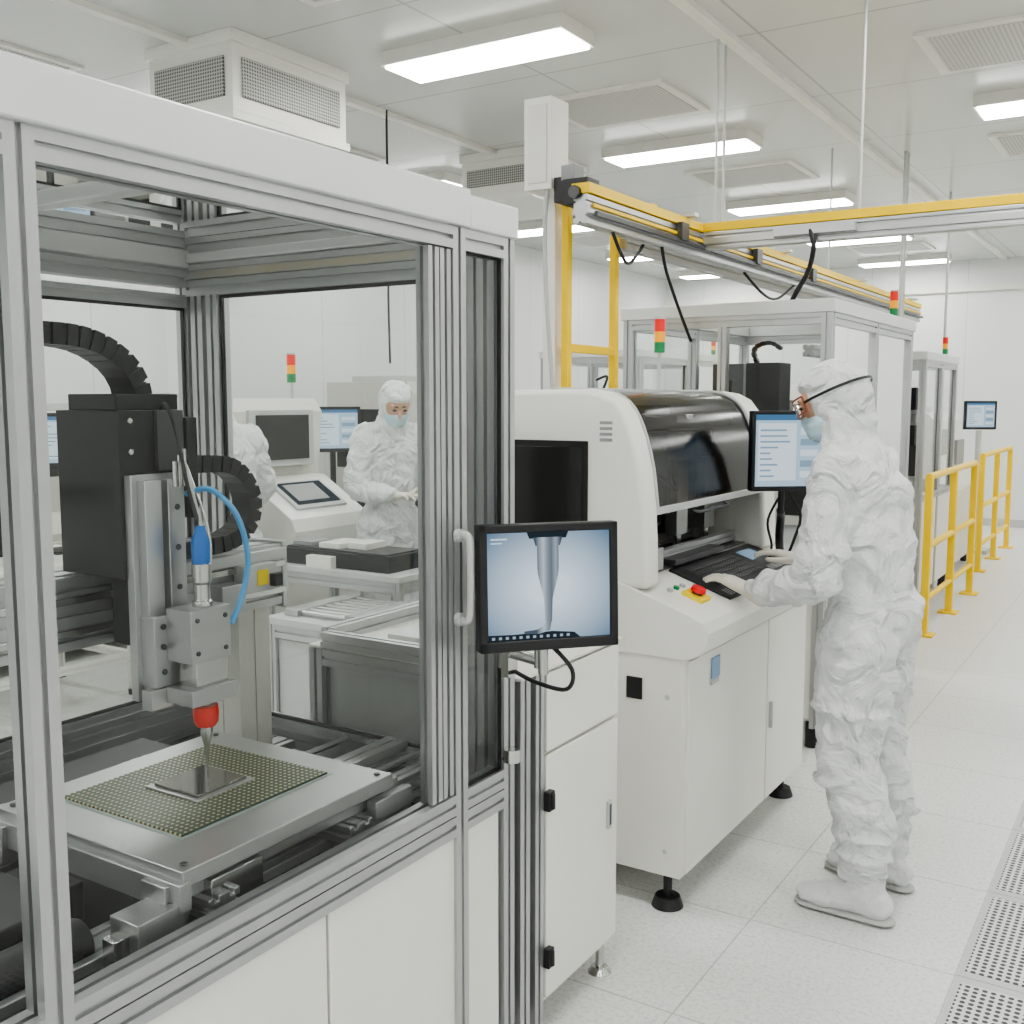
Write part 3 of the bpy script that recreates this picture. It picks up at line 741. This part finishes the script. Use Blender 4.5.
def table(name, x0, x1, y0, y1, z, m=ALU, items=None, shelf=True):
    f = B(); S = .04
    for x in (x0, x1-S):
        for y in (y0, y1-S): f.ext('z', .03, z-.03, x, x+S, y, y+S, m); f.cyl((x+S/2, y+S/2, 0), (x+S/2, y+S/2, .03), .03, BLACK)
    for x in (x0, x1-S):
        f.ext('y', y0+S, y1-S, x, x+S, z-.09, z-.03, m)
        if shelf: f.ext('y', y0+S, y1-S, x, x+S, .2, .24, m)
    for y in (y0, y1-S):
        f.ext('x', x0+S, x1-S, y, y+S, z-.09, z-.03, m)
        if shelf: f.ext('x', x0+S, x1-S, y, y+S, .2, .24, m)
    f.box(x0-.01, x1+.01, y0-.01, y1+.01, z-.03, z, LGREY if m is ALU else WHITE)
    if items: items(f)
    return f.fin(name, bevel=.002)
def it1(f):
    f.box(-3.93, -3.20, 3.93, 4.24, .78, .86, BLACK); f.box(-3.90, -3.23, 3.96, 4.21, .86, .868, DARKM)
    f.box(-3.70, -3.56, 3.98, 4.18, .868, .895, WHITE); f.box(-3.54, -3.42, 4.02, 4.18, .868, .90, WHITE)
    f.obox((-3.62, 3.915, .80), (.16, .06, .08), Matrix.Rotation(.05, 3, 'Z'), WHITE)
    f.box(-3.90, -3.76, 4.0, 4.15, .868, .888, GREY)
table('assembly_workbench', -4.0, -3.1, 3.88, 4.42, .78, items=it1)
def it2(f):
    f.box(-3.28, -2.81, 3.262, 3.268, .22, .58, LGREY); f.box(-2.80, -2.792, 3.29, 3.74, .22, .58, LGREY)
    f.box(-2.95, -2.84, 3.32, 3.7, .68, .71, MILLED); f.box(-3.28, -3.2, 3.3, 3.72, .68, .71, MILLED)
    for k in range(8): f.cyl((-3.2, 3.33+k*.052, .695), (-2.95, 3.33+k*.052, .695), .012, STEEL, seg=10)
table('conveyor_cart', -3.32, -2.77, 3.24, 3.79, .68, items=it2)
def it3(f):
    f.box(-5.4, -5.0, 2.7, 3.2, .78, 1.15, WHITE2); f.box(-5.0, -4.99, 2.75, 3.15, .83, 1.1, DARKG)
    f.box(-5.32, -5.12, 3.45, 3.65, .78, .795, BLACK); f.cyl((-5.22, 3.58, .79), (-5.22, 3.58, 1.25), .02, BLACK)
table('assembly_workbench', -5.5, -4.8, 2.4, 3.70, .78, WHITE, it3)
monitor('desktop_monitor', (-5.19, 3.54, 1.40), R(45), .46, .30, 'ui')
def it4(f):
    f.cyl((-4.93, 5.46, .78), (-4.93, 5.46, 1.3), .02, BLACK); f.box(-5.02, -4.82, 5.38, 5.56, .78, .795, BLACK)
    f.box(-5.0, -4.6, 5.7, 6.0, .78, 1.05, BLACK)
table('assembly_workbench', -5.1, -4.35, 5.2, 6.1, .78, items=it4)
monitor('desktop_monitor', (-4.89, 5.42, 1.42), R(50), .38, .31, 'ui')
def it5(f):
    f.box(-3.0, -2.72, 4.7, 5.1, .90, 1.25, LGREY); f.box(-3.1, -2.7, 5.4, 5.9, .90, 1.1, BLACK)
table('assembly_workbench', -3.1, -2.65, 4.6, 6.2, .90, items=it5)

# ------------------------------------------------------------------ overhead gantry
og = empty('overhead_conveyor_gantry')
f = B()
f.box(-2.05, -1.97, 3.66, 9.8, 2.415, 2.455, YEL); f.ext('y', 3.66, 9.8, -2.04, -1.98, 2.30, 2.412, ALU, pitch=.05)
f.ext('y', 4.4, 9.8, -2.22, -2.17, 2.30, 2.36, ALU)
f.box(-2.32, -2.28, 4.45, 9.8, 2.47, 2.51, YEL)
f.box(-1.97, -1.955, 3.7, 9.8, 2.33, 2.35, DARKM); f.box(-1.978, -1.97, 3.7, 9.8, 2.365, 2.38, YEL)
f.box(-1.97, 2.9, 4.80, 4.86, 2.415, 2.455, YEL); f.ext('x', -1.97, 2.86, 4.80, 4.86, 2.33, 2.412, ALU, pitch=.05)
f.box(2.86, 2.99, 4.76, 4.90, 2.3, 2.48, LGREY)
f.box(-1.62, -1.25, 4.77, 4.80, 2.36, 2.40, ALU); f.box(-2.4, -2.06, 5.4, 5.46, 2.46, 2.52, YEL)
f.box(-2.35, -2.06, 4.42, 4.48, 2.46, 2.50, YEL)
for y in (4.6, 6.0, 7.7, 9.4): f.box(-2.35, -1.93, y, y+.05, 2.456, 2.475, ALU)
for y in (5.05, 5.15): f.cyl((-2.01, y, 2.455), (-2.01, y, ZC-.03), .007, LGREY, seg=10)
f.cyl((-2.2, 7.72, 2.475), (-2.2, 7.72, ZC), .007, LGREY, seg=10)
f.cyl((-1.25, 4.83, 2.45), (-1.25, 4.83, ZC), .006, LGREY, seg=10)
for y in (4.5, 5.5, 6.5): f.box(-1.975, -1.945, y, y+.08, 2.34, 2.42, DARKM)
f.fin('rails', og, .002)
f = B()
for y in (3.92, 4.36):
    f.box(-2.232, -2.198, y-.018, y+.018, 0, 2.46, YEL); f.box(-2.28, -2.15, y-.05, y+.05, 0, .012, YEL)
for z in (1.84, 2.44): f.box(-2.230, -2.200, 3.94, 4.34, z-.018, z+.018, YEL)
f.box(-2.32, -2.26, 3.90, 3.96, 0, 2.50, WHITE)
f.fin('yellow_support_frame', og, .003)
f = B()
f.box(-2.34, -2.21, 3.78, 3.92, 2.475, 2.84, WHITE); f.box(-2.32, -2.23, 3.775, 3.78, 2.50, 2.81, WHITE2)
f.box(-2.21, -2.10, 3.80, 3.88, 2.42, 2.52, BLACK); f.box(-2.10, -1.99, 3.68, 3.78, 2.38, 2.48, BLACK)
f.cyl((-2.03, 3.64, 2.42), (-2.03, 3.68, 2.42), .025, DARKM); f.box(-2.12, -2.06, 3.70, 3.78, 2.48, 2.54, GREY)
f.tube([(-2.0, 3.9, 2.32), (-2.0, 4.0, 2.22), (-2.02, 4.12, 2.20), (-2.02, 4.25, 2.29)], .008, BLACK)
f.tube([(-2.0, 4.4, 2.30), (-2.02, 4.5, 2.2), (-2.0, 4.62, 2.02), (-2.0, 4.75, 1.9)], .008, BLACK)
f.tube([(-1.45, 4.78, 2.38), (-1.43, 4.77, 2.30), (-1.46, 4.80, 2.20), (-1.52, 4.84, 2.12), (-1.55, 4.85, 2.07)], .012, BLACK)
f.tube([(-2.02, 5.5, 2.3), (-1.98, 5.7, 2.2), (-2.0, 6.0, 2.2), (-2.0, 6.3, 2.3)], .008, BLACK)
f.tube([(-2.24, 3.80, 2.47), (-2.24, 3.78, 2.3), (-2.24, 3.80, 2.0), (-2.24, 3.86, 1.6)], .010, LGREY)
f.fin('motor_and_cables', og, .003)
f = B()
for (x, y) in ((-1.78, 8.1), (-1.78, 8.18), (-1.78, 9.85)):
    f.cyl((x, y, 0.0), (x, y, ZC), .012, LGREY, seg=12)
f.fin('conduit_pipe')
f = B(); f.tube([(-4.25, 5.25, ZC), (-4.25, 5.25, 2.6), (-4.26, 5.26, 2.2), (-4.22, 5.22, 1.85)], .007, BLACK); f.fin('hanging_power_cable')

def rail(x, y0, y1):
    f = B(); ys = [y0+(y1-y0)*k/2 for k in range(3)]
    for y in ys: f.box(x-.025, x+.025, y-.025, y+.025, 0, 1.10, YEL); f.box(x-.07, x+.07, y-.07, y+.07, 0, .015, YEL)
    for z in (1.10, .62): f.cyl((x, y0-.02, z), (x, y1+.02, z), .024, YEL, seg=12)
    f.cyl((x, y0, .25), (x, y1, .25), .02, YEL, seg=12)
    f.fin('yellow_guard_rail', bevel=.004)
rail(-1.42, 7.55, 9.4); rail(-1.55, 10.7, 12.6)

# ------------------------------------------------------------------ people
_b = bmesh.new(); bmesh.ops.create_icosphere(_b, subdivisions=3, radius=1); ICO = [v.co.copy() for v in _b.verts]; _b.free()
_b = bmesh.new(); bmesh.ops.create_icosphere(_b, subdivisions=2, radius=1); ICO2 = [v.co.copy() for v in _b.verts]; _b.free()
def hullmesh(name, groups, m, parent, voxel=None, sm=0, disp=None, lo=False, M=None):
    V = []; F = []
    for g in groups:
        t = bmesh.new()
        for p, r in g:
            if isinstance(r, (int, float)): r = (r, r, r)
            for v in (ICO2 if lo else ICO): t.verts.new((p[0]+v.x*r[0], p[1]+v.y*r[1], p[2]+v.z*r[2]))
        res = bmesh.ops.convex_hull(t, input=t.verts[:])
        dead = {q for q in res['geom_interior']+res['geom_unused'] if isinstance(q, bmesh.types.BMVert)}
        loose = {v for v in t.verts if not v.link_faces}
        bmesh.ops.delete(t, geom=list(dead | loose), context='VERTS')
        bmesh.ops.recalc_face_normals(t, faces=t.faces[:])
        t.verts.index_update(); o = len(V)
        for v in t.verts: V.append(M @ v.co if M else v.co.copy())
        for q in t.faces: F.append([o+v.index for v in q.verts])
        t.free()
    me = bpy.data.meshes.new(name); me.from_pydata(V, [], F); me.materials.append(m)
    for q in me.polygons: q.use_smooth = True
    ob = bpy.data.objects.new(name, me); sc.collection.objects.link(ob); ob.parent = parent
    if voxel:
        r = ob.modifiers.new('remesh', 'REMESH'); r.mode = 'VOXEL'; r.voxel_size = voxel; r.use_smooth_shade = True
    if sm:
        s = ob.modifiers.new('smooth', 'SMOOTH'); s.factor = .5; s.iterations = sm
    if disp:
        for i, (ns, st) in enumerate(disp):
            tx = bpy.data.textures.new(name+'_folds', 'CLOUDS'); tx.noise_scale = ns; tx.noise_depth = 1
            d = ob.modifiers.new('folds', 'DISPLACE'); d.texture = tx; d.strength = st; d.mid_level = .5; d.texture_coords = 'LOCAL'
    return ob

def hand(name, parent, w, d, up, thumb):
    w = Vector(w); f = Vector(d).normalized(); n = Vector(up); n = (n-f*n.dot(f)).normalized(); s = f.cross(n)*thumb
    P = lambda a, bb, c: tuple(w+f*a+s*bb+n*c)
    G = [[(P(-.055, 0, 0), .036), (P(0, 0, 0), .027)],
         [(P(0, 0, 0), .025), (P(.04, .022, 0), .018), (P(.04, -.022, 0), .017)],
         [(P(.04, .022, 0), .018), (P(.04, -.022, 0), .017), (P(.088, .031, .004), .0115), (P(.092, .010, .006), .0115), (P(.088, -.012, .004), .011), (P(.078, -.033, 0), .010)]]
    for (a, sd, L, r, fan) in ((.088, .033, .074, .0096, .22), (.092, .011, .083, .0098, .06), (.088, -.013, .077, .0094, -.10), (.078, -.035, .060, .0084, -.28)):
        p = Vector((a, sd, .002)); ang = -.10; prev = p
        for k, fr in enumerate((.45, .30, .25)):
            l = L*fr; q = prev+Vector((math.cos(ang)*l*math.cos(fan), math.sin(fan)*l, math.sin(ang)*l))
            G.append([(P(*prev), r*(1-.08*k)), (P(*q), r*(1-.08*(k+1)))]); prev = q; ang -= .32
    t0, t1, t2, t3 = (.018, .020, -.004), (.048, .050, -.010), (.078, .066, -.014), (.102, .072, -.018)
    G += [[(P(*t0), .016), (P(*t1), .013)], [(P(*t1), .0125), (P(*t2), .0108)], [(P(*t2), .0108), (P(*t3), .0092)]]
    hullmesh(name, G, GLOVE, parent, .003, 2, None, True)

def person(name, loc, yaw, pose):
    e = empty(name, loc, R(yaw)); Mi = (Matrix.Translation(loc) @ Matrix.Rotation(R(yaw), 4, 'Z')).inverted(); Ri = Matrix.Rotation(-R(yaw), 3, 'Z')
    wp = lambda p: tuple(Mi @ Vector(p)) if pose.get('world') else p
    wd = lambda p: tuple(Ri @ Vector(p)) if pose.get('world') else p
    G = []; hx = pose.get('hip', 0.); cx = pose.get('chest', .03); nx = pose.get('neck', .06); H = pose['head']
    G.append([((hx, 0, .90), (.135, .165, .10)), ((hx-.015, 0, .97), (.146, .174, .08))])
    G.append([((hx-.015, 0, .95), (.142, .170, .05)), ((hx-.005, 0, 1.02), (.120, .152, .03))])
    G.append([((hx-.005, 0, 1.045), (.126, .156, .04)), ((cx-.01, 0, 1.14), (.150, .184, .07))])
    G.append([((hx-.005, 0, 1.01), (.120, .152, .02)), ((hx-.005, 0, 1.045), (.124, .155, .03))])
    G.append([((cx-.01, 0, 1.16), (.150, .186, .08)), ((cx, 0, 1.33), (.138, .188, .09))])
    G.append([((cx, 0, 1.34), (.13, .17, .08)), ((nx-.015, .145, 1.415), .070), ((nx-.015, -.145, 1.415), .070), ((nx, 0, 1.47), (.075, .085, .05))])
    G.append([((nx-.01, 0, 1.44), (.095, .13, .05)), ((nx+.01, 0, 1.53), (.072, .075, .05))])
    G.append([((nx+.01, 0, 1.52), (.078, .080, .05)), ((H[0]-.025, 0, H[2]-.05), (.085, .085, .06))])
    for s, k in ((1, 'L'), (-1, 'R')):
        F = pose['foot'+k]; ax, ay = F[0], F[1]; kn = pose.get('knee'+k, ((hx+ax)/2+.030, (s*.10+ay)/2, .50))
        hp = (hx, s*.088, .88)
        md = tuple((Vector(hp)+Vector(kn))/2+Vector((-.005, 0, 0)))
        G.append([(hp, (.128, .115, .11)), (md, (.115, .103, .08))]); G.append([(md, (.115, .103, .08)), (kn, (.098, .090, .08))])
        cf = ((kn[0]+ax)/2-.022, (kn[1]+ay)/2, .33)
        G.append([(kn, (.098, .090, .07)), (cf, (.095, .087, .07))]); G.append([(cf, (.095, .087, .07)), ((ax-.005, ay, .15), (.074, .068, .05))])
        G.append([((kn[0]+.012, kn[1], kn[2]-.07), (.104, .098, .014))])
        G.append([((ax+.0, ay, .215), (.101, .090, .016))]); G.append([((ax-.006, ay, .275), (.104, .095, .013))])
        G.append([((kn[0]-.005, kn[1], kn[2]+.16), (.122, .110, .012))]); G.append([((kn[0]+.0, kn[1], kn[2]+.03), (.108, .098, .011))])
        sh, el, wr = Vector((nx-.015, s*.165, 1.415)), Vector(wp(pose['elbow'+k])), Vector(wp(pose['wrist'+k]))
        m1 = sh.lerp(el, .5)
        G.append([(sh, .078), (m1, .074)]); G.append([(m1, .074), (el, .066)])
        m2 = el.lerp(wr, .5)+Vector((0, 0, -.012))
        G.append([(el, .066), (m2, .058)]); G.append([(m2, .058), (wr.lerp(el, .10), .038)])
        for t, rr in ((.35, .068), (.62, .060)):
            G.append([(el.lerp(wr, t)+Vector((0, 0, -.008)), rr)])
        G.append([(sh.lerp(el, .80), .075)]); G.append([(sh.lerp(el, .45), .082)])
    hullmesh('coverall', G, FAB, e, .010, 4, [(.12, .036), (.05, .026)])
    for s, k in ((1, 'L'), (-1, 'R')):
        ax, ay, fy = pose['foot'+k]; Mf = Matrix.Translation((ax, ay, 0)) @ Matrix.Rotation(R(fy), 4, 'Z')
        hullmesh('boot_'+k, [[((-.055, 0, .060), (.048, .044, .050)), ((.0, 0, .085), (.060, .050, .05)), ((.07, 0, .055), (.05, .048, .045))],
                             [((.05, 0, .055), (.05, .047, .045)), ((.150, .0, .042), (.056, .050, .032))],
                             [((-.01, 0, .10), (.062, .058, .05)), ((-.005, 0, .18), (.070, .066, .03))]], FABF, e, .007, 4, [(.04, .014)], M=Mf)
        hullmesh('sole_'+k, [[((-.06, 0, .013), (.050, .042, .013)), ((.03, 0, .013), (.05, .044, .013)), ((.155, 0, .013), (.055, .050, .013))]], SOLE, e, M=Mf)
        up = pose.get('up', (0, 0, 1))
        hand('gloved_hand_'+k, e, wp(pose['wrist'+k]), wd(pose['hand'+k]), wd(up), s)
    Mh = Matrix.Translation(H) @ Matrix.Rotation(R(pose.get('hyaw', 0)), 4, 'Z') @ Matrix.Rotation(R(pose.get('pitch', 15)), 4, 'Y')
    hullmesh('hood', [[((-.022, 0, .012), (.105, .096, .118)), ((-.018, 0, -.04), (.090, .088, .09))],
                      [((.045, 0, .075), (.050, .070, .035)), ((-.01, 0, .09), (.08, .08, .04))],
                      [((.035, 0, -.105), (.045, .055, .030)), ((-.03, 0, -.10), (.07, .075, .045))]], FAB, e, .008, 4, [(.05, .014)], M=Mh)
    hullmesh('face', [[((.020, 0, .015), (.086, .074, .085)), ((.030, 0, -.060), (.070, .058, .055))],
                      [((.100, 0, .012), (.012, .010, .012)), ((.118, 0, -.018), (.013, .014, .012))],
                      [((.088, .030, .040), (.014, .026, .008)), ((.088, -.030, .040), (.014, .026, .008))]], SKIN, e, .005, 3, M=Mh)
    hullmesh('face_mask', [[((.045, 0, -.050), (.066, .074, .045)), ((.112, 0, -.022), (.018, .020, .017)), ((.100, 0, -.065), (.024, .032, .030))],
                           [((.060, 0, -.070), (.058, .064, .042)), ((.05, 0, -.098), (.047, .048, .022))]], MASKM, e, .005, 3, [(.02, .003)], M=Mh)
    for s in (1, -1):
        hullmesh('eye_'+('L' if s > 0 else 'R'), [[((.098, s*.030, .018), (.008, .013, .006))]], EYE, e, M=Mh, lo=True)
        hullmesh('eyebrow_'+('L' if s > 0 else 'R'), [[((.100, s*.018, .043), (.005, .008, .004)), ((.090, s*.044, .042), (.005, .008, .003))]], HAIR, e, M=Mh, lo=True)
    if pose.get('goggles'):
        b = B()
        def T(p): return Mh @ Vector(p)
        ring = []; ring2 = []
        for i in range(13):
            t = -math.pi*.5+math.pi*i/12
            ring.append(T((.060+.066*math.cos(t), .086*math.sin(t), .044))); ring2.append(T((.060+.066*math.cos(t), .086*math.sin(t), -.006)))
        b.tube(ring, .0030, AMBF, 6, 2); b.tube(ring2, .0025, AMBF, 6, 2)
        b.tube([ring[0], ring2[0]], .004, AMBF, 6); b.tube([ring[-1], ring2[-1]], .004, AMBF, 6)
        b.add(ring+ring2, [(i, i+1, 14+i, 13+i) for i in range(12)], GOG)
        for s in (1, -1):
            pts = [T((.062, s*.088, .022)), T((.02, s*.103, .022))]
            for i in range(1, 9):
                t = math.pi*.5*i/8; pts.append(T((-.022-.112*math.sin(t), s*.105*math.cos(t), .022+.004*i/8)))
            sm = smoothpts(pts, 4); up = (Mh.to_3x3() @ Vector((0, 0, 1)))*.0045
            b.add([p+up for p in sm]+[p-up for p in sm], [(i, i+1, len(sm)+i+1, len(sm)+i) for i in range(len(sm)-1)], BLACK)
        b.fin('safety_goggles', e)
    return e

person('cleanroom_technician', (-.79, 3.385, 0), 172, dict(world=True, goggles=True, hip=.015, chest=.050, neck=.085, head=(.150, 0, 1.615), pitch=24,
    footL=(-.045, .135, 4), footR=(-.01, -.145, -6),
    elbowL=(-.895, 3.125, 1.085), wristL=(-1.165, 3.285, 1.0), handL=(-.93, .20, .26),
    elbowR=(-.945, 3.70, 1.15), wristR=(-1.150, 3.80, 1.035), handR=(-.95, .0, .18), up=(.3, 0, .95)))
person('cleanroom_technician', (-3.89, 4.80, 0), -30, dict(hip=0., chest=.015, neck=.045, head=(.095, 0, 1.60), pitch=34, hyaw=-6,
    footL=(0, .12, 5), footR=(.02, -.12, -5), elbowL=(.10, .25, 1.13), wristL=(.30, .10, 1.12), handL=(.8, -.5, .05),
    elbowR=(.10, -.25, 1.12), wristR=(.30, -.08, 1.09), handR=(.85, .4, .05), up=(0, 0, 1)))
person('cleanroom_technician', (-4.25, 3.84, 0), 150, dict(hip=0., chest=.02, neck=.05, head=(.12, 0, 1.60), pitch=30,
    footL=(0, .12, 5), footR=(.02, -.12, -5), elbowL=(.10, .25, 1.13), wristL=(.32, .14, 1.04), handL=(.9, -.2, -.1),
    elbowR=(.10, -.25, 1.13), wristR=(.32, -.14, 1.04), handR=(.9, .2, -.1), up=(0, 0, 1)))

# ------------------------------------------------------------------ world + camera
w = bpy.data.worlds.new('world'); sc.world = w; w.use_nodes = True
w.node_tree.nodes['Background'].inputs[0].default_value = (.9, .95, 1, 1); w.node_tree.nodes['Background'].inputs[1].default_value = .3
try: sc.view_settings.look = 'AgX - Medium High Contrast'
except Exception: pass
cam = bpy.data.cameras.new('camera'); co = bpy.data.objects.new('camera', cam); sc.collection.objects.link(co)
cam.sensor_width = 36; cam.lens = 36*1050/1024; cam.clip_start = .02
co.location = (0, 0, 1.62); co.rotation_euler = (R(90-6.09), 0, R(32.4)); sc.camera = co
